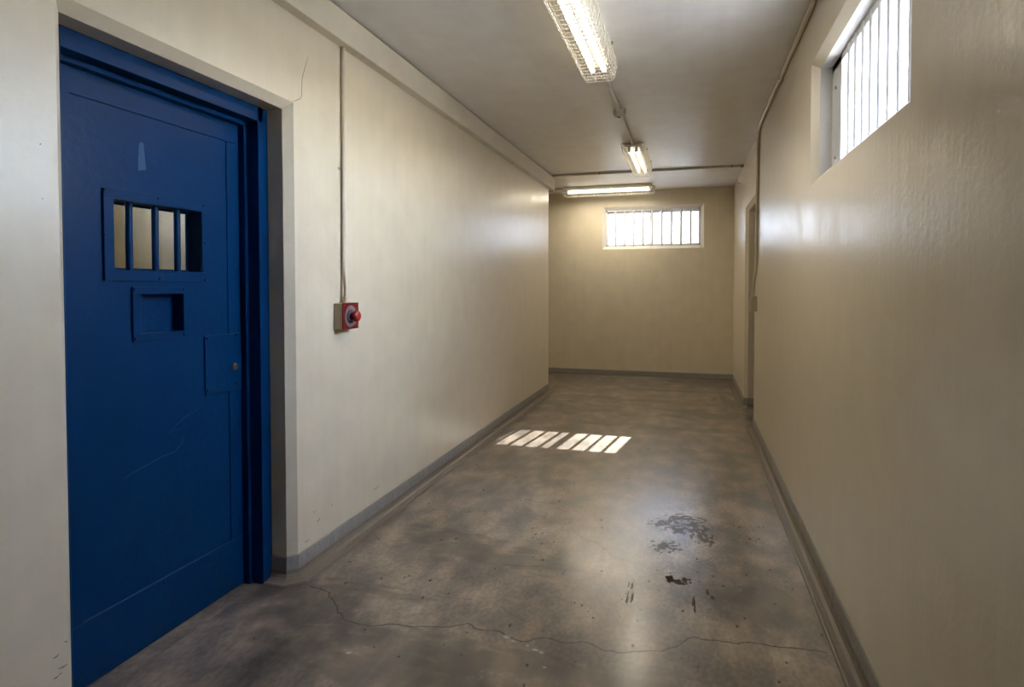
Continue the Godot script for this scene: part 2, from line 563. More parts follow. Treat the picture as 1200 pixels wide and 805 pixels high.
func make_materials() -> void:
	var pl := plaster_textures()
	var en := enamel_textures()
	M.wall = paint(Color(0.885, 0.84, 0.742), 0.42, pl, 0.10)
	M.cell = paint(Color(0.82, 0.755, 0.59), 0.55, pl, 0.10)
	M.wall_white = paint(Color(0.93, 0.915, 0.885), 0.5, pl, 0.25)
	M.beam = paint(Color(0.878, 0.833, 0.738), 0.55, en, 0.15)
	M.ceiling = paint(Color(0.96, 0.952, 0.94), 0.45, pl, 0.15)
	M.blue = paint(Color(0.0, 0.195, 0.375), 0.46, en, 0.12, 0.22)
	M.blue_worn = plain(Color(0.30, 0.42, 0.55), 0.6)
	M.white_steel = paint(Color(0.92, 0.925, 0.93), 0.45, en, 0.15)
	M.cage = plain(Color(0.93, 0.92, 0.89), 0.45)
	M.fitting = paint(Color(0.92, 0.91, 0.88), 0.5, en, 0.1)
	M.tube = glow(Color(1.0, 0.94, 0.83), 3.4)
	M.steel = plain(Color(0.62, 0.60, 0.56), 0.38, 0.9)
	M.dark = plain(Color(0.05, 0.05, 0.05), 0.8)
	M.red = plain(Color(0.45, 0.02, 0.04), 0.35)
	M.red_gloss = plain(Color(0.56, 0.0, 0.015), 0.18)
	M.red_gloss.clearcoat_enabled = true
	M.red_gloss.clearcoat = 0.6
	M.ring = plain(Color(0.50, 0.42, 0.45), 0.5)
	M.pipe = paint(Color(0.87, 0.825, 0.73), 0.45, en, 0.2)
	M.pipe_ceiling = paint(Color(0.86, 0.84, 0.80), 0.5, en, 0.2)
	M.box_cream = paint(Color(0.80, 0.75, 0.64), 0.5, en, 0.1)
	M.skirt = paint(Color(0.60, 0.59, 0.565), 0.5, pl, 0.5)
	M.cove = paint(Color(0.47, 0.43, 0.375), 0.46, pl, 0.2)
	M.brown = plain(Color(0.24, 0.19, 0.14), 0.8)
	M.crack = plain(Color(0.33, 0.28, 0.20), 0.9)
	M.outside = plain(Color(0.80, 0.78, 0.74), 0.9)
	M.roof = plain(Color(0.75, 0.73, 0.70), 0.8)
	M.glass = StandardMaterial3D.new()
	M.glass.transparency = BaseMaterial3D.TRANSPARENCY_ALPHA
	M.glass.albedo_color = Color(0.97, 0.99, 1.0, 0.04)
	M.glass.roughness = 0.02
	M.glass_grimy = M.glass.duplicate()
	M.glass_grimy.albedo_color = Color(0.55, 0.56, 0.57, 0.68)


# ---------------------------------------------------------------- the scene
func _ready() -> void:
	make_camera()
	make_light()
	make_materials()
	make_shell()
	make_skirtings()
	make_cell_door()
	make_window_side()
	make_window_back()
	make_lamps()
	make_conduits()
	make_call_point()
	make_switch()


func make_camera() -> void:
	var cam := Camera3D.new()
	cam.name = "camera"
	add_child(cam)
	var f := 707.5
	var near := 0.05
	cam.keep_aspect = Camera3D.KEEP_HEIGHT
	cam.set_frustum(near * 805.0 / f, Vector2(0.0, -48.93 / f * near), near, 100.0)
	cam.transform = Transform3D(Basis(Vector3.UP, 0.28771) * Basis(Vector3.RIGHT, -0.02589) * Basis(Vector3.BACK, -0.00109), Vector3(0, 1.35, 0))
	cam.current = true


func make_light() -> void:
	var sky := Sky.new()
	var sm := ProceduralSkyMaterial.new()
	sm.sky_top_color = Color(0.80, 0.87, 1.0)
	sm.sky_horizon_color = Color(0.90, 0.945, 1.0)
	sm.ground_horizon_color = Color(0.72, 0.70, 0.67)
	sm.ground_bottom_color = Color(0.62, 0.60, 0.56)
	sm.sun_angle_max = 1.0
	sky.sky_material = sm
	var e := Environment.new()
	e.background_mode = Environment.BG_SKY
	e.sky = sky
	e.background_energy_multiplier = 60.0
	e.ambient_light_source = Environment.AMBIENT_SOURCE_SKY
	e.tonemap_mode = Environment.TONE_MAPPER_LINEAR
	e.tonemap_exposure = 1.06
	e.sdfgi_enabled = true
	e.ssao_enabled = true
	e.ssil_enabled = true
	var we := WorldEnvironment.new()
	we.name = "surroundings"
	we.environment = e
	add_child(we)
	var sun := DirectionalLight3D.new()
	sun.name = "sun"
	add_child(sun)
	sun.look_at_from_position(Vector3.ZERO, Vector3(-0.131, -0.5476, 1.0))
	sun.light_color = Color(1.0, 0.97, 0.92)
	sun.light_energy = 48.0
	sun.light_angular_distance = 0.2
	sun.shadow_enabled = true


const WIN_SIDE := [-3.366, 1.855, -1.913, 2.462]    # z, y of the outer edge of the chamfers
const WIN_BACK := [-1.255, 1.890, 0.176, 2.511]     # x, y
const DOORWAY := [-7.147, -0.01, -6.066, 2.212]
const CELL_DOOR := [-2.370, -0.01, -1.296, 2.185]


func make_shell() -> void:
	var st := shape()
	# floor, with its own texture coordinates
	var nx := Vector3.UP
	var x0 := -4.6
	var x1 := 2.8
	var z0 := 3.2
	var z1 := -9.216
	for p in [[x0, z0], [x1, z1], [x1, z0], [x0, z0], [x0, z1], [x1, z1]]:
		st.set_normal(nx)
		st.set_uv(Vector2((p[0] - FX0) / FX, -p[1] / FZ))
		st.add_vertex(Vector3(p[0], 0, p[1]))
	for f in [[Vector3(x0, -0.2, z0), Vector3(x1, -0.2, z0), Vector3(x1, -0.2, z1), Vector3(x0, -0.2, z1), Vector3.DOWN],
			[Vector3(x0, -0.2, z0), Vector3(x0, 0, z0), Vector3(x0, 0, z1), Vector3(x0, -0.2, z1), Vector3.LEFT],
			[Vector3(x1, -0.2, z0), Vector3(x1, 0, z0), Vector3(x1, 0, z1), Vector3(x1, -0.2, z1), Vector3.RIGHT],
			[Vector3(x0, -0.2, z0), Vector3(x0, 0, z0), Vector3(x1, 0, z0), Vector3(x1, -0.2, z0), Vector3.BACK],
			[Vector3(x0, -0.2, z1), Vector3(x0, 0, z1), Vector3(x1, 0, z1), Vector3(x1, -0.2, z1), Vector3.FORWARD]]:
		st.set_uv(Vector2(0.5, 0.5))
		quad(st, f[0], f[1], f[2], f[3], f[4])
	st.generate_tangents()
	tag(obj("floor", st, floor_material()), "sealed grey-brown concrete floor with stains, chips and a crack", "floor", "", "structure")

	st = shape()
	box(st, Vector3(-4.6, TOP, -9.216), Vector3(0.825, TOP + 0.2, 3.2))
	tag(obj("ceiling", st, M.ceiling), "smooth off-white painted corridor ceiling", "ceiling", "", "structure")
	st = shape()
	box(st, Vector3(0.825, 2.5, -8.4), Vector3(2.8, 2.7, -4.8))
	tag(obj("ceiling_side_room", st, M.ceiling), "low ceiling of the dark room beyond the doorway", "ceiling", "", "structure")

	st = shape()
	wall(st, 0, LEFT, LEFT - 0.3, Vector2(CORNER, 0), Vector2(3.0, TOP), [CELL_DOOR])
	var wl := obj("wall_left", st, M.wall)
	tag(wl, "long glossy cream wall holding the blue cell door", "wall", "", "structure")
	st = shape()
	lining(st, 0, LEFT, LEFT - 0.112, CELL_DOOR, 0.035, "all", true)
	obj("door_reveal", st, M.wall, wl)
	st = shape()       # hairline crack in the plaster at the corner of the door opening, and scuffs
	ribbon(st, [at_left(343.5, 119), at_left(347, 117.5), at_left(352, 115.5), at_left(353.5, 112), at_left(353.5, 104), at_left(354, 92), at_left(356, 84), at_left(361, 66)], Vector3.RIGHT, 0.0022, 0.0004)
	obj("plaster_crack", st, M.crack, wl)
	st = shape()
	for s in [[357, 636, 362, 631], [371, 612, 375, 606], [367, 600, 369, 599], [388, 591, 389, 592], [437, 574, 444, 569], [62, 772, 69, 766], [68, 784, 79, 778], [69, 790, 72, 788], [62, 796, 69, 791], [75, 752, 79, 751], [49, 232, 50, 233], [46, 169, 48, 168]]:
		ribbon(st, [at_left(s[0], s[1]), at_left((s[0] + s[2]) / 2.0 + 0.7, (s[1] + s[3]) / 2.0 + 0.5), at_left(s[2], s[3])], Vector3.RIGHT, 0.003, 0.0004)
	obj("scuff", st, M.crack, wl)

	st = shape()
	wall(st, 2, BACK, BACK - 0.25, Vector2(-4.4, 0), Vector2(0.825, TOP), [WIN_BACK])
	tag(obj("wall_back", st, M.wall), "cream end wall with a high barred window", "wall", "", "structure")

	st = shape()
	wall(st, 0, RIGHT, RIGHT + 0.25, Vector2(BACK, 0), Vector2(3.0, TOP), [WIN_SIDE, DOORWAY])
	var wr := obj("wall_right", st, M.wall)
	tag(wr, "long glossy cream wall with a high barred window and a doorway", "wall", "", "structure")
	st = shape()
	lining(st, 0, RIGHT, RIGHT + 0.25, DOORWAY, CHAMFER, "all", true)
	obj("doorway_reveal", st, M.wall, wr)

	st = shape()
	wall(st, 2, 3.0, 3.2, Vector2(-4.6, 0), Vector2(0.825, TOP), [])
	tag(obj("wall_front", st, M.wall), "cream wall that closes the corridor behind the viewer", "wall", "", "structure")
	st = shape()
	wall(st, 0, -4.4, -4.6, Vector2(-9.216, 0), Vector2(3.0, TOP), [[-2.45, 1.9, -2.0, 2.25]])
	tag(obj("wall_outer", st, M.wall), "cream outer wall of the cell and side passage", "wall", "", "structure")
	st = shape()
	wall(st, 2, CORNER, CORNER + 0.2, Vector2(-4.4, 0), Vector2(LEFT - 0.3, TOP), [])
	tag(obj("wall_passage", st, M.wall), "cream wall of the passage round the corner", "wall", "", "structure")
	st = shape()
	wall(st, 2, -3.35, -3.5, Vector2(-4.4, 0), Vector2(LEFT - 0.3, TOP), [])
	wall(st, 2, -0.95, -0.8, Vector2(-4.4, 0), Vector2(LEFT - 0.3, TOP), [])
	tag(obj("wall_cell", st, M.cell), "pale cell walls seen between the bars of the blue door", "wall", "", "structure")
	st = shape()
	wall(st, 0, 2.6, 2.8, Vector2(-8.4, 0), Vector2(-4.8, 2.5), [])
	wall(st, 2, -8.2, -8.4, Vector2(0.825, 0), Vector2(2.6, 2.5), [])
	wall(st, 2, -5.0, -4.8, Vector2(0.825, 0), Vector2(2.6, 2.5), [])
	tag(obj("wall_side_room", st, M.wall), "walls of the dark room beyond the right hand doorway", "wall", "", "structure")

	# downstand along the top of the left wall, with the open joint under the ceiling
	st = shape()
	box(st, Vector3(LEFT - 0.1, 2.579, -7.62), Vector3(-1.679, TOP - 0.008, 3.0), 0.003)
	tag(obj("trim_1", st, M.beam), "shallow cream boxed beam along the top of the left wall", "beam", "", "structure")

	# the roof edge and the ground outside
	st = shape()
	box(st, Vector3(-4.8, 3.257, -10.84), Vector3(1.2, 3.36, -8.6), 0.01)
	var ev := obj("trim_2", st, M.roof)
	tag(ev, "pale roof eave outside the end window", "eave", "", "structure")
	st = shape()
	box(st, Vector3(-4.8, 2.72, -10.84), Vector3(-0.86, 3.257, -10.80))
	obj("fascia_board", st, M.roof, ev)
	st = shape()
	box(st, Vector3(0.205, 2.72, -10.84), Vector3(1.2, 3.257, -10.80))
	obj("fascia_board", st, M.roof, ev)
	st = shape()
	box(st, Vector3(-4.8, 2.93, -9.216), Vector3(1.2, 3.257, -8.6))
	obj("parapet", st, M.roof, ev)
	st = shape()
	box(st, Vector3(-40, -0.5, -50), Vector3(40, -0.25, 30))
	tag(obj("floor_outside", st, M.outside), "pale bare ground outside the building", "ground", "", "structure")


# a point on the left wall, from the place where the photograph shows it
func at_left(px: float, py: float) -> Vector3:
	return on_plane(px, py, LEFT)


func on_plane(px: float, py: float, x: float) -> Vector3:
	var b := Basis(Vector3.UP, 0.28771) * Basis(Vector3.RIGHT, -0.02589) * Basis(Vector3.BACK, -0.00109)
	var d := b * Vector3((px - 600.0) / 707.5, -(py - 402.5 + 48.93) / 707.5, -1.0)
	return Vector3(0, 1.35, 0) + d * (x / d.x)


func make_skirtings() -> void:
	var band := [[0.0, SKIRT], [0.004, SKIRT - 0.001], [0.006, SKIRT - 0.006], [0.006, 0.045]]
	var cove := [[0.006, 0.045], [0.010, 0.030], [0.019, 0.018], [0.032, 0.010], [0.050, 0.007], [0.058, 0.008], [0.064, 0.006], [0.068, 0.0]]
	var runs := [
		["baseboard_left", [Vector2(-4.38, CORNER), Vector2(LEFT, CORNER), Vector2(LEFT, -2.370), Vector2(LEFT - 0.035, -2.335), Vector2(LEFT - 0.112, -2.335)], 1.0, "grey painted skirting and worn cove along the left wall"],
		["baseboard_left_front", [Vector2(LEFT - 0.10, -1.331), Vector2(LEFT - 0.035, -1.331), Vector2(LEFT, -1.296), Vector2(LEFT, 2.98)], 1.0, "grey painted skirting left of the blue door"],
		["baseboard_right", [Vector2(RIGHT, 2.98), Vector2(RIGHT, -6.066), Vector2(RIGHT + CHAMFER, -6.066 - CHAMFER), Vector2(RIGHT + 0.24, -6.066 - CHAMFER)], 1.0, "grey painted skirting and worn cove along the right wall"],
		["baseboard_right_back", [Vector2(RIGHT + 0.24, -7.147 + CHAMFER), Vector2(RIGHT + CHAMFER, -7.147 + CHAMFER), Vector2(RIGHT, -7.147), Vector2(RIGHT, BACK)], 1.0, "short grey skirting between the doorway and the end wall"],
		["baseboard_back", [Vector2(RIGHT, BACK), Vector2(-4.38, BACK)], 1.0, "dark grey skirting along the end wall"],
	]
	for r in runs:
		var st := shape()
		sweep(st, r[1], band, r[2])
		var o := obj(r[0], st, M.skirt)
		tag(o, r[3], "skirting", "", "structure")
		st = shape()
		sweep(st, r[1], cove, r[2])
		obj("floor_cove", st, M.cove, o)


# ---------------------------------------------------------------- blue steel door
const LEAF := -1.938


func plate(st: SurfaceTool, o: Array, i: Array, x0: float, x1: float, bevel := 0.0015) -> void:
	# a flat ring facing +X: outer and inner [z0, y0, z1, y1]
	box(st, Vector3(x0, o[1], o[0]), Vector3(x1, i[1], o[2]), bevel)
	box(st, Vector3(x0, i[3], o[0]), Vector3(x1, o[3], o[2]), bevel)
	box(st, Vector3(x0, i[1] - 0.001, o[0]), Vector3(x1, i[3] + 0.001, i[0]), bevel)
	box(st, Vector3(x0, i[1] - 0.001, i[2]), Vector3(x1, i[3] + 0.001, o[2]), bevel)


func make_cell_door() -> void:
	var d := thing("door_1")
	tag(d, "blue painted steel cell door with a barred viewing opening", "door", "", "structure")
	var zf := -2.334      # far side
	var zn := -1.332      # near side
	var yt := 2.149
	# pressed steel frame with two rebates
	var st := shape()
	for s in [[-1.848, -1.912, 0.063, 0.0], [-1.908, -1.946, 0.081, 0.0], [-1.940, -2.036, 0.086, 0.0]]:
		var w: float = s[2]
		box(st, Vector3(s[1], 0, zf), Vector3(s[0], yt, zf + w), 0.002)
		box(st, Vector3(s[1], 0, zn - w), Vector3(s[0], yt, zn), 0.002)
		box(st, Vector3(s[1], yt - w - 0.002, zf + w * 0.5), Vector3(s[0], yt, zn - w * 0.5), 0.002)
	obj("door_frame", st, M.blue, d)

	var z0 := zf + 0.083
	var z1 := zn - 0.083
	var y0 := 0.006
	var y1 := yt - 0.083
	var vo := [-2.027, 1.409, -1.632, 1.656]
	var ho := [-1.928, 1.175, -1.735, 1.321]
	# core of the leaf, cut by the viewing opening and the hatch
	st = shape()
	wall(st, 0, LEAF - 0.006, LEAF - 0.062, Vector2(z0 + 0.001, y0), Vector2(z1 - 0.001, y1), [vo, ho])
	var leaf := obj("door_leaf", st, M.blue, d)
	# face sheets with a groove between them
	st = shape()
	box(st, Vector3(LEAF - 0.007, 1.980, z0), Vector3(LEAF, y1, z1), 0.0015)
	obj("top_rail", st, M.blue, leaf)
	st = shape()
	box(st, Vector3(LEAF - 0.007, y0, z0), Vector3(LEAF + 0.001, 0.226, z1), 0.0015)
	obj("kick_plate", st, M.blue, leaf)
	st = shape()
	box(st, Vector3(LEAF - 0.007, 0.2265, z0), Vector3(LEAF, 1.9795, -2.1775), 0.0015)
	obj("lock_stile", st, M.blue, leaf)
	st = shape()
	wall(st, 0, LEAF, LEAF - 0.007, Vector2(-2.1725, 0.2285), Vector2(z1, 1.9745), [vo, ho])
	box(st, Vector3(LEAF - 0.007, 1.974, -1.486), Vector3(LEAF, 1.981, z1))
	obj("face_sheet", st, M.blue, leaf)
	# viewing opening: bolted surround, three bars
	st = shape()
	plate(st, [-2.055, 1.369, -1.593, 1.689], vo, LEAF, LEAF + 0.009)
	obj("viewing_surround", st, M.blue, leaf)
	st = shape()
	plate(st, [-2.045, 1.390, -1.60, 1.675], [-2.018, 1.418, -1.64, 1.648], LEAF - 0.071, LEAF - 0.0625)
	obj("inner_surround", st, M.blue, leaf)
	for z in [-1.727, -1.839, -1.943]:
		st = shape()
		tube(st, [Vector3(LEAF - 0.035, 1.405, z), Vector3(LEAF - 0.035, 1.66, z)], 0.0125, 14)
		obj("viewing_bar", st, M.blue, leaf)
	# serving hatch
	st = shape()
	plate(st, [-1.946, 1.147, -1.701, 1.349], ho, LEAF, LEAF + 0.008)
	obj("hatch_surround", st, M.blue, leaf)
	st = shape()
	box(st, Vector3(LEAF - 0.058, 1.172, -1.932), Vector3(LEAF - 0.044, 1.324, -1.731))
	obj("hatch_flap", st, M.blue, leaf)
	# lock cover
	st = shape()
	box(st, Vector3(LEAF, 0.893, -2.246), Vector3(LEAF + 0.007, 1.143, -2.036), 0.0015)
	obj("lock_plate", st, M.blue, leaf)
	st = shape()
	lathe(st, Vector3(LEAF + 0.007, 0.996, -2.203), Vector3.RIGHT, [[0.0165, 0.0], [0.0165, 0.004], [0.014, 0.0065], [0.0095, 0.0065], [0.0085, 0.0045], [0.0, 0.0045]], 24)
	box(st, Vector3(LEAF + 0.0105, 0.990, -2.2045), Vector3(LEAF + 0.0125, 1.002, -2.2015))
	tag(obj("keyhole", st, M.steel, leaf), "bare steel keyhole disc")
	# bolts
	st = shape()
	lathe(st, Vector3.ZERO, Vector3.RIGHT, [[0.0062, 0.0], [0.0060, 0.002], [0.0045, 0.0042], [0.002, 0.0050], [0.0, 0.0052]], 10)
	var bolt := st.commit()
	for b in [[122.5, 222, 9], [185.5, 232.5, 9], [239, 241.5, 9], [122.5, 274, 9], [240.5, 284.5, 9], [123.5, 325, 9], [187.5, 326.5, 9], [240.5, 328, 9],
			[158, 339, 8], [215.6, 339, 8], [159, 397, 8], [216, 391.6, 8], [243, 396.7, 7], [277.2, 392.4, 7], [243.7, 457.5, 7], [277.6, 449.3, 7], [193, 682.5, 1], [194, 735, 1]]:
		again("bolt", bolt, M.blue, leaf, on_plane(b[0], b[1], LEAF + b[2] * 0.001))
	# wear: chipped edge above the kick plate, scratches, the trace of an old sticker
	st = shape()
	ribbon(st, [Vector3(LEAF, 0.229, -2.17), Vector3(LEAF, 0.2295, -1.9), Vector3(LEAF, 0.229, -1.6), Vector3(LEAF, 0.231, -1.50)], Vector3.RIGHT, 0.0035, 0.0008)
	for s in [[[144, 561], [165, 549], [190, 535], [205, 529], [213, 520], [216, 510]], [[197, 507], [215, 490], [236, 477]], [[192, 626], [202, 618]], [[198, 507], [220, 499]]]:
		var pts := []
		for p in s:
			pts.append(on_plane(p[0], p[1], LEAF))
		ribbon(st, pts, Vector3.RIGHT, 0.0018, 0.0003)
	obj("paint_scratch", st, plain(Color(0.10, 0.27, 0.46), 0.6), leaf)
	st = shape()
	var sk := []
	for p in [[162.5, 172], [164, 166], [168, 168], [171, 199], [162, 200], [161.5, 188], [164, 180]]:
		sk.append(on_plane(p[0], p[1], LEAF))
	for i in range(1, sk.size() - 1):
		tri(st, sk[0] + Vector3.RIGHT * 0.0006, sk[i] + Vector3.RIGHT * 0.0006, sk[i + 1] + Vector3.RIGHT * 0.0006, Vector3.RIGHT)
	tag(obj("sticker_residue", st, plain(Color(0.16, 0.30, 0.44), 0.8), leaf), "pale smear of an old sticker")
	st = shape()
	for s in [[[240.6, 665], [246, 662], [250, 658]], [[243, 668], [246, 665]]]:
		var pts := []
		for p in s:
			pts.append(on_plane(p[0], p[1], LEAF))
		ribbon(st, pts, Vector3.RIGHT, 0.003, 0.0014)
	obj("paint_chip", st, M.brown, leaf)


# ---------------------------------------------------------------- windows
func make_window_side() -> void:
	var w := thing("window_1")
	tag(w, "high barred window in the right wall, nearest the viewer", "window", "", "structure")
	var c := CHAMFER
	var st := shape()
	lining(st, 0, RIGHT, RIGHT + 0.25, WIN_SIDE, c, "chamfer")
	obj("plaster_chamfer", st, M.wall, w)
	st = shape()
	lining(st, 0, RIGHT, RIGHT + 0.25, WIN_SIDE, c, "reveal")
	obj("reveal", st, M.wall_white, w)
	var z0: float = WIN_SIDE[0] + c
	var z1: float = WIN_SIDE[2] - c
	var y0: float = WIN_SIDE[1] + c
	var y1: float = WIN_SIDE[3] - c
	# flat bar surround with round bars
	var xb := 0.672
	st = shape()
	box(st, Vector3(xb - 0.008, y0, z0), Vector3(xb + 0.008, y0 + 0.022, z1), 0.001)
	box(st, Vector3(xb - 0.008, y1 - 0.035, z0), Vector3(xb + 0.008, y1, z1), 0.001)
	box(st, Vector3(xb - 0.008, y0, z0), Vector3(xb + 0.008, y1, z0 + 0.19), 0.001)
	box(st, Vector3(xb - 0.008, y0, z1 - 0.065), Vector3(xb + 0.008, y1, z1), 0.001)
	obj("bar_frame", st, M.white_steel, w)
	st = shape()
	tube(st, [Vector3(0, y0 + 0.01, 0), Vector3(0, y1 - 0.01, 0)], 0.0168, 16, false)
	var bar := st.commit()
	for k in 9:
		again("bar", bar, M.white_steel, w, Vector3(xb, 0, -2.095 - 0.112 * k))
	st = shape()
	lathe(st, Vector3.ZERO, Vector3.LEFT, [[0.008, 0.0], [0.007, 0.005], [0.0, 0.006]], 10)
	var bolt := st.commit()
	for y in [2.30, 1.965]:
		again("bolt", bolt, M.steel, w, Vector3(xb - 0.008, y, z0 + 0.085))
	# glazing outside the bars
	st = shape()
	plate(st, [z0, y0, z1, y1], [z0 + 0.03, y0 + 0.03, z1 - 0.03, y1 - 0.03], 0.745, 0.785)
	box(st, Vector3(0.745, y0 + 0.03, (z0 + z1) / 2.0 - 0.02), Vector3(0.785, y1 - 0.03, (z0 + z1) / 2.0 + 0.02), 0.002)
	obj("sash_frame", st, M.white_steel, w)
	for s in [[z0 + 0.03, (z0 + z1) / 2.0 - 0.02], [(z0 + z1) / 2.0 + 0.02, z1 - 0.03]]:
		st = shape()
		box(st, Vector3(0.763, y0 + 0.03, s[0]), Vector3(0.767, y1 - 0.03, s[1]))
		obj("pane", st, M.glass, w)


func make_window_back() -> void:
	var w := thing("window_2")
	tag(w, "small barred window high in the end wall", "window", "", "structure")
	var c := 0.045
	var st := shape()
	lining(st, 2, BACK, BACK - 0.25, WIN_BACK, c)
	obj("white_reveal", st, M.wall_white, w)
	var x0: float = WIN_BACK[0] + c
	var x1: float = WIN_BACK[2] - c
	var y0: float = WIN_BACK[1] + c
	var y1: float = WIN_BACK[3] - c
	var zb := -9.02
	st = shape()
	box(st, Vector3(x0, y0, zb - 0.008), Vector3(x1, y0 + 0.022, zb + 0.008), 0.001)
	box(st, Vector3(x0, y1 - 0.022, zb - 0.008), Vector3(x1, y1, zb + 0.008), 0.001)
	box(st, Vector3(x0, y0, zb - 0.008), Vector3(x0 + 0.022, y1, zb + 0.008), 0.001)
	box(st, Vector3(x1 - 0.022, y0, zb - 0.008), Vector3(x1, y1, zb + 0.008), 0.001)
	obj("bar_frame", st, M.white_steel, w)
	st = shape()
	tube(st, [Vector3(0, y0 + 0.01, 0), Vector3(0, y1 - 0.01, 0)], 0.0158, 12, false)
	var bar := st.commit()
	for k in 9:
		again("bar", bar, M.white_steel, w, Vector3(-1.070 + 0.1330 * k, 0, zb))
	st = shape()
	plate_z(st, [x0, y0, x1, y1], [x0 + 0.028, y0 + 0.03, x1 - 0.028, y1 - 0.045], -9.11, -9.06)
	box(st, Vector3(-0.580, y0 + 0.02, -9.11), Vector3(-0.548, y1 - 0.03, -9.06), 0.002)
	obj("sash_frame", st, M.white_steel, w)
	for s in [[x0 + 0.028, -0.580], [-0.548, x1 - 0.028]]:
		st = shape()
		box(st, Vector3(s[0], y0 + 0.03, -9.088), Vector3(s[1], y1 - 0.045, -9.083))
		obj("pane", st, M.glass_grimy, w)


func plate_z(st: SurfaceTool, o: Array, i: Array, z0: float, z1: float) -> void:
	box(st, Vector3(o[0], o[1], z0), Vector3(o[2], i[1], z1), 0.0015)
	box(st, Vector3(o[0], i[3], z0), Vector3(o[2], o[3], z1), 0.0015)
	box(st, Vector3(o[0], i[1] - 0.001, z0), Vector3(i[0], i[3] + 0.001, z1), 0.0015)
	box(st, Vector3(i[2], i[1] - 0.001, z0), Vector3(o[2], i[3] + 0.001, z1), 0.0015)


# ---------------------------------------------------------------- caged fluorescent lamps, built along Z and hung at y = 0
func make_lamp() -> Node3D:
	var t := thing("fluorescent_light")
	var half := 0.60
	# backplate and tray
	var st := shape()
	box(st, Vector3(-0.10, -0.014, -half), Vector3(0.10, -0.005, half), 0.002)
	for s in [-1.0, 1.0]:
		box(st, Vector3(-0.085, -0.005, s * 0.42 - 0.02), Vector3(0.085, 0.0, s * 0.42 + 0.02))
	obj("back_plate", st, M.fitting, t)
	st = shape()
	for k in 1:
		var a := [Vector2(-0.088, -0.014), Vector2(-0.062, -0.040), Vector2(0.062, -0.040), Vector2(0.088, -0.014)]
		for i in 3:
			var p: Vector2 = a[i]
			var q: Vector2 = a[i + 1]
			var n2 := Vector2(-(q.y - p.y), q.x - p.x).normalized()
			if n2.dot((p + q) / 2.0 - Vector2(0, 0.0)) < 0.0:
				n2 = -n2
			quad(st, Vector3(p.x, p.y, -half), Vector3(q.x, q.y, -half), Vector3(q.x, q.y, half), Vector3(p.x, p.y, half), Vector3(n2.x, n2.y, 0))
		for s in [-1.0, 1.0]:
			quad(st, Vector3(a[0].x, a[0].y, s * half), Vector3(a[1].x, a[1].y, s * half), Vector3(a[2].x, a[2].y, s * half), Vector3(a[3].x, a[3].y, s * half), Vector3(0, 0, s))
	obj("tray", st, M.fitting, t)
	# lampholders and tubes
	for x in [-0.036, 0.036]:
		for s in [-1.0, 1.0]:
			st = shape()
			box(st, Vector3(x - 0.013, -0.084, s * 0.575 - 0.010), Vector3(x + 0.013, -0.039, s * 0.575 + 0.010), 0.003)
			obj("lampholder", st, M.fitting, t)
		st = shape()
		tube(st, [Vector3(x, -0.066, -0.562), Vector3(x, -0.066, 0.562)], 0.0165, 14)
		obj("fluorescent_tube", st, M.tube, t)
	# wire guard: hoops across and rods along
	var hoop := [Vector2(-0.112, -0.010), Vector2(-0.108, -0.045), Vector2(-0.095, -0.098), Vector2(-0.087, -0.113), Vector2(-0.072, -0.12), Vector2(0.072, -0.12), Vector2(0.087, -0.113), Vector2(0.095, -0.098), Vector2(0.108, -0.045), Vector2(0.112, -0.010)]
	st = shape()
	var pts := []
	for p in hoop:
		pts.append(Vector3(p.x, p.y, 0))
	tube(st, pts, 0.0025, 6)
	var hoop_mesh := st.commit()
	for k in 25:
		again("guard_hoop", hoop_mesh, M.cage, t, Vector3(0, 0, -0.612 + 0.051 * k))
	for p in [Vector2(-0.111, -0.020), Vector2(-0.104, -0.063), Vector2(-0.095, -0.1), Vector2(-0.078, -0.1205), Vector2(-0.026, -0.1225), Vector2(0.026, -0.1225), Vector2(0.078, -0.1205), Vector2(0.095, -0.1), Vector2(0.104, -0.063), Vector2(0.111, -0.020)]:
		st = shape()
		var e := 0.632
		var line := [Vector3(p.x, p.y, -0.612), Vector3(p.x, p.y, 0.612)]
		if p.y < -0.05:
			line = [Vector3(p.x * 0.95, -0.03, -e), Vector3(p.x, p.y * 0.85, -e + 0.004), Vector3(p.x, p.y, -0.612), Vector3(p.x, p.y, 0.612), Vector3(p.x, p.y * 0.85, e - 0.004), Vector3(p.x * 0.95, -0.03, e)]
		tube(st, line, 0.0025, 6)
		obj("guard_rod", st, M.cage, t)
	for s in [-1.0, 1.0]:
		for y in [-0.035, -0.062, -0.088]:
			st = shape()
			var xw: float = 0.108 + (y + 0.045) * 0.2
			tube(st, [Vector3(-xw, y, s * 0.61), Vector3(-xw + 0.02, y, s * 0.63), Vector3(xw - 0.02, y, s * 0.63), Vector3(xw, y, s * 0.61)], 0.0025, 6)
			obj("guard_rod", st, M.cage, t)
	# clip of the guard
	st = shape()
	box(st, Vector3(0.100, -0.016, -0.012), Vector3(0.122, -0.004, 0.012), 0.002)
	var clip := st.commit()
	for z in [-0.31, 0.31]:
		again("guard_clip", clip, M.steel, t, Vector3(0, 0, z))
	return t


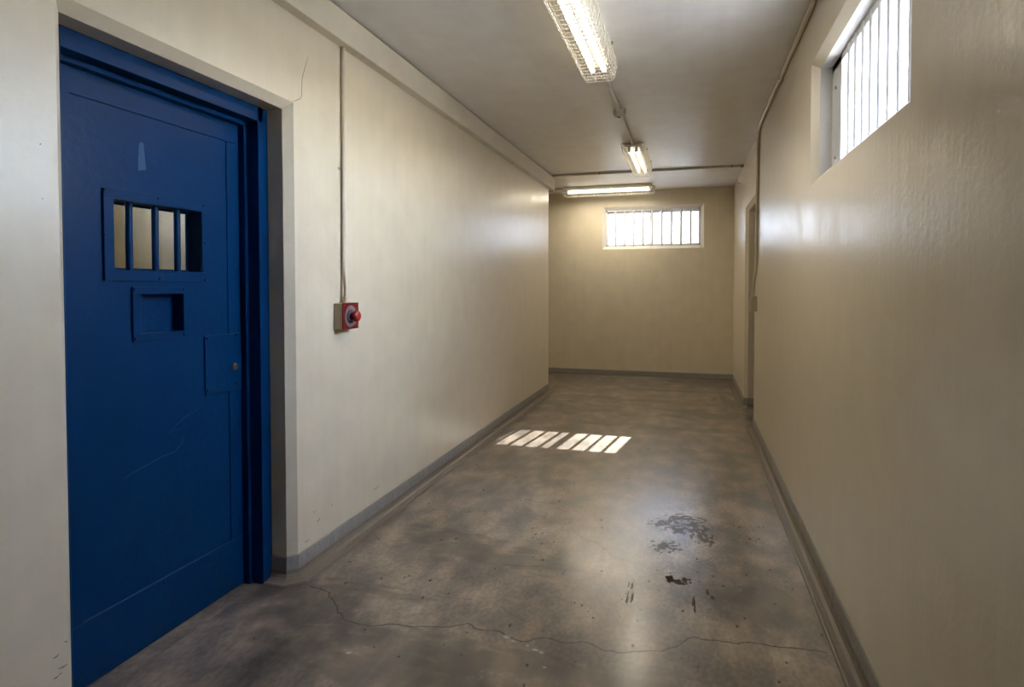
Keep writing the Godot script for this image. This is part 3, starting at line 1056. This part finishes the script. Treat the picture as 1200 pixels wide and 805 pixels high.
func make_lamps() -> void:
	var first := make_lamp()
	var lamps := [first, first.duplicate(), first.duplicate()]
	for k in [1, 2]:
		lamps[k].name = numbered("fluorescent_light")
		add_child(lamps[k])
	var spots := [[Vector3(-0.553, TOP, -3.175), 0.0, "wire-caged twin fluorescent ceiling light nearest the viewer, cut by the top edge", 1.0],
		[Vector3(-0.548, TOP, -6.585), 0.0, "wire-caged fluorescent ceiling light in the middle, seen end-on past the junction box", 0.65],
		[Vector3(-1.112, TOP, -8.49), PI / 2, "wire-caged fluorescent ceiling light set crosswise, above the end window", 1.3]]
	for k in 3:
		var o: Node3D = lamps[k]
		o.position = spots[k][0]
		o.rotation.y = spots[k][1]
		tag(o, spots[k][2], "ceiling light", "caged fluorescent lights on the ceiling")
		var l := AreaLight3D.new()
		l.name = "tube_light"
		l.area_size = Vector2(0.11, 1.12)
		l.light_energy = spots[k][3]
		l.light_color = Color(1.0, 0.95, 0.86)
		l.area_range = 20.0
		l.shadow_enabled = true
		o.add_child(l)
		l.rotation.x = -PI / 2
		l.position.y = -0.128


# ---------------------------------------------------------------- conduits
func saddle(parent: Node, at: Vector3, along: Vector3, wall_way: Vector3, r: float, m: Material) -> void:
	var st := shape()
	var a := along.abs()
	var wv := wall_way.abs()
	var third := Vector3.ONE - a - wv
	var h := a * 0.007 + wv * (r * 1.02) + third * (r * 1.25)
	box(st, at - h, at + h, 0.002)
	var f := a * 0.007 + wv * 0.002 + third * (r * 2.3)
	var c := at + wall_way * r * 0.9
	box(st, c - f, c + f, 0.001)
	obj("saddle_clip", st, m, parent)


func make_conduits() -> void:
	var r := 0.013
	# along the ceiling, from lamp to junction box to lamp
	var y := TOP - r
	var runs := [["conduit", [Vector3(-0.551, y, -3.78), Vector3(-0.549, y, -4.80)], "painted conduit on the ceiling between the nearest light and the junction box", 0.016],
		["conduit", [Vector3(-0.547, y, -4.90), Vector3(-0.547, y, -5.99)], "painted conduit on the ceiling between the junction box and the middle light", 0.0125]]
	for c in runs:
		var st := shape()
		tube(st, c[1], c[3], 14)
		tag(obj(c[0], st, M.pipe_ceiling), c[2], "conduit", "", "")
	var st := shape()
	lathe(st, Vector3(-0.548, TOP, -4.85), Vector3.DOWN, [[0.050, 0.0], [0.052, 0.004], [0.052, 0.030], [0.046, 0.036], [0.038, 0.052], [0.036, 0.056], [0.0, 0.056]], 8)
	var jb := obj("junction_box", st, M.pipe_ceiling)
	tag(jb, "small round conduit junction box on the ceiling between two lights", "junction box")
	for z in [-1.0, 1.0]:
		st = shape()
		tube(st, [Vector3(-0.548, y, -4.85 + z * 0.045), Vector3(-0.548, y, -4.85 + z * 0.062)], 0.018, 12)
		obj("conduit_socket", st, M.pipe_ceiling, jb)
	st = shape()
	lathe(st, Vector3(-0.552, TOP - 0.056, -4.85), Vector3.DOWN, [[0.013, 0.0], [0.012, 0.002], [0.0, 0.002]], 12)
	tag(obj("knockout", st, M.dark, jb), "dark open knockout")

	# across the ceiling
	st = shape()
	var yc := TOP - 0.0125
	tube(st, [Vector3(-1.676, yc, -7.435), Vector3(RIGHT - 0.004, yc, -7.435)], 0.0125, 12)
	var cross := obj("conduit", st, M.pipe_ceiling)
	tag(cross, "thin conduit running across the ceiling behind the middle light", "conduit")
	saddle(cross, Vector3(-1.08, yc, -7.435), Vector3.RIGHT, Vector3.UP, 0.0125, M.steel)
	saddle(cross, Vector3(0.45, yc, -7.435), Vector3.RIGHT, Vector3.UP, 0.0125, M.steel)
	saddle(cross, Vector3(0.13, yc, -7.435), Vector3.RIGHT, Vector3.UP, 0.0125, M.pipe_ceiling)
	st = shape()
	box(st, Vector3(RIGHT - 0.035, TOP - 0.03, -7.46), Vector3(RIGHT - 0.001, TOP - 0.001, -7.41), 0.003)
	obj("end_fitting", st, M.steel, cross)

	# feed of the crosswise light
	st = shape()
	tube(st, [Vector3(-2.6, yc, -8.49), Vector3(-1.76, yc, -8.49)], 0.012, 10)
	var feed := obj("conduit", st, M.pipe_ceiling)
	tag(feed, "short conduit feeding the crosswise light from the passage", "conduit")
	st = shape()
	box(st, Vector3(-2.03, TOP - 0.034, -8.515), Vector3(-1.90, TOP - 0.002, -8.465), 0.004)
	obj("conduit_coupler", st, M.steel, feed)

	# right wall: along the corner under the ceiling, then down to the switch
	st = shape()
	var xr := RIGHT - 0.0145
	var pts := [Vector3(xr, 2.722, 2.9), Vector3(xr, 2.722, -5.62)]
	for k in range(1, 7):
		var a := PI / 2 * k / 6.0
		pts.append(Vector3(xr, 2.722 - 0.11 * (1.0 - cos(a)), -5.62 - 0.11 * sin(a)))
	pts.append_array([Vector3(xr, 2.3, -5.76), Vector3(xr, 1.62, -5.79), Vector3(xr - 0.004, 1.48, -5.81), Vector3(xr - 0.012, 1.38, -5.85), Vector3(xr - 0.014, 1.31, -5.875), Vector3(xr - 0.014, 1.255, -5.88)])
	tube(st, pts, 0.0135, 12)
	var wc := obj("conduit", st, M.pipe)
	tag(wc, "cream conduit along the top of the right wall, dropping to the light switch", "conduit")
	for z in [-1.4, -4.35, -5.55]:
		saddle(wc, Vector3(xr, 2.722, z), Vector3.BACK, Vector3.RIGHT, 0.0135, M.pipe)
	saddle(wc, Vector3(xr, 2.0, -5.775), Vector3.UP, Vector3.RIGHT, 0.0135, M.pipe)

	# left wall: down to the red button
	st = shape()
	var xl := LEFT + 0.012
	pts = [Vector3(xl, 2.60, -2.765), Vector3(xl, 1.60, -2.757), Vector3(xl, 1.50, -2.755), Vector3(xl + 0.004, 1.44, -2.753), Vector3(xl + 0.012, 1.37, -2.751), Vector3(xl + 0.016, 1.33, -2.75), Vector3(xl + 0.016, 1.26, -2.75)]
	tube(st, pts, 0.0115, 14)
	var lc := obj("conduit", st, M.pipe)
	tag(lc, "cream conduit dropping down the left wall to the red button", "conduit")
	st = shape()
	box(st, Vector3(LEFT + 0.0, 1.948, -2.785), Vector3(LEFT + 0.004, 1.962, -2.725), 0.001)
	tube(st, [Vector3(xl, 1.948, -2.7605), Vector3(xl, 1.962, -2.7605)], 0.0135, 12)
	lathe(st, Vector3(LEFT + 0.004, 1.955, -2.735), Vector3.RIGHT, [[0.006, 0.0], [0.005, 0.004], [0.0, 0.005]], 8)
	obj("saddle_clip", st, M.pipe, lc)
	st = shape()
	lathe(st, Vector3(xl + 0.016, 1.264, -2.75), Vector3.UP, [[0.018, 0.0], [0.018, 0.012], [0.0155, 0.014], [0.0155, 0.03], [0.0115, 0.032]], 16)
	obj("conduit_adaptor", st, M.pipe, lc)

	# a little hook high on the right wall near the end
	st = shape()
	tube(st, [Vector3(RIGHT, 2.60, -7.85), Vector3(RIGHT - 0.03, 2.60, -7.85), Vector3(RIGHT - 0.04, 2.61, -7.85), Vector3(RIGHT - 0.04, 2.635, -7.85)], 0.006, 8)
	tag(obj("wall_hook", st, M.white_steel), "tiny white hook high on the right wall beyond the doorway", "hook")


func make_call_point() -> void:
	var z0 := -2.825
	var z1 := -2.677
	var y0 := 1.131
	var y1 := 1.264
	var d := 0.055
	var t := thing("alarm_button", Vector3(LEFT, (y0 + y1) / 2.0, (z0 + z1) / 2.0))
	tag(t, "red push button box on the left wall, at the foot of the conduit", "alarm button")
	var h := Vector2((z1 - z0) / 2.0, (y1 - y0) / 2.0)
	var st := shape()
	box(st, Vector3(0, -h.y, -h.x), Vector3(d - 0.006, h.y, h.x), 0.003)
	obj("back_box", st, M.box_cream, t)
	st = shape()
	box(st, Vector3(d - 0.006, -h.y - 0.001, -h.x - 0.001), Vector3(d, h.y + 0.001, h.x + 0.001), 0.002)
	tag(obj("face_plate", st, M.red, t), "red face plate")
	st = shape()
	lathe(st, Vector3(d, -0.003, 0.004), Vector3.RIGHT, [[0.058, 0.0], [0.057, 0.0015], [0.038, 0.0015], [0.037, 0.0008], [0.0, 0.0008]], 32)
	tag(obj("legend_ring", st, M.ring, t), "faded grey legend ring")
	st = shape()
	lathe(st, Vector3(d, -0.003, 0.004), Vector3.RIGHT, [[0.036, 0.0], [0.036, 0.004], [0.030, 0.006], [0.020, 0.006], [0.020, 0.010]], 28)
	obj("collar", st, plain(Color(0.30, 0.27, 0.29), 0.5), t)
	st = shape()
	lathe(st, Vector3(d, -0.001, 0.0), Vector3.RIGHT, [[0.018, 0.0], [0.018, 0.020], [0.027, 0.024], [0.029, 0.030], [0.0285, 0.036], [0.026, 0.042], [0.020, 0.047], [0.010, 0.0495], [0.0, 0.050]], 28)
	tag(obj("push_button", st, M.red_gloss, t), "glossy red mushroom button")
	st = shape()
	lathe(st, Vector3.ZERO, Vector3.RIGHT, [[0.004, 0.0], [0.0035, 0.002], [0.0, 0.0022]], 8)
	var screw := st.commit()
	for p in [[-1, -1], [1, 1]]:
		again("screw", screw, M.steel, t, Vector3(d, p[0] * (h.y - 0.012), p[1] * (h.x - 0.012)))


func make_switch() -> void:
	var t := thing("light_switch", Vector3(RIGHT, 1.186, -5.9))
	tag(t, "small cream surface-mounted light switch on the right wall beside the doorway", "light switch")
	var st := shape()
	box(st, Vector3(-0.042, -0.068, -0.036), Vector3(0.0, 0.068, 0.036), 0.004)
	obj("back_box", st, M.box_cream, t)
	st = shape()
	box(st, Vector3(-0.049, -0.069, -0.038), Vector3(-0.042, 0.069, 0.038), 0.003)
	obj("face_plate", st, M.box_cream, t)
	for y in [-0.026, 0.026]:
		st = shape()
		box(st, Vector3(-0.056, y - 0.017, -0.012), Vector3(-0.0485, y + 0.017, 0.012), 0.003)
		obj("rocker", st, plain(Color(0.85, 0.83, 0.78), 0.4), t)
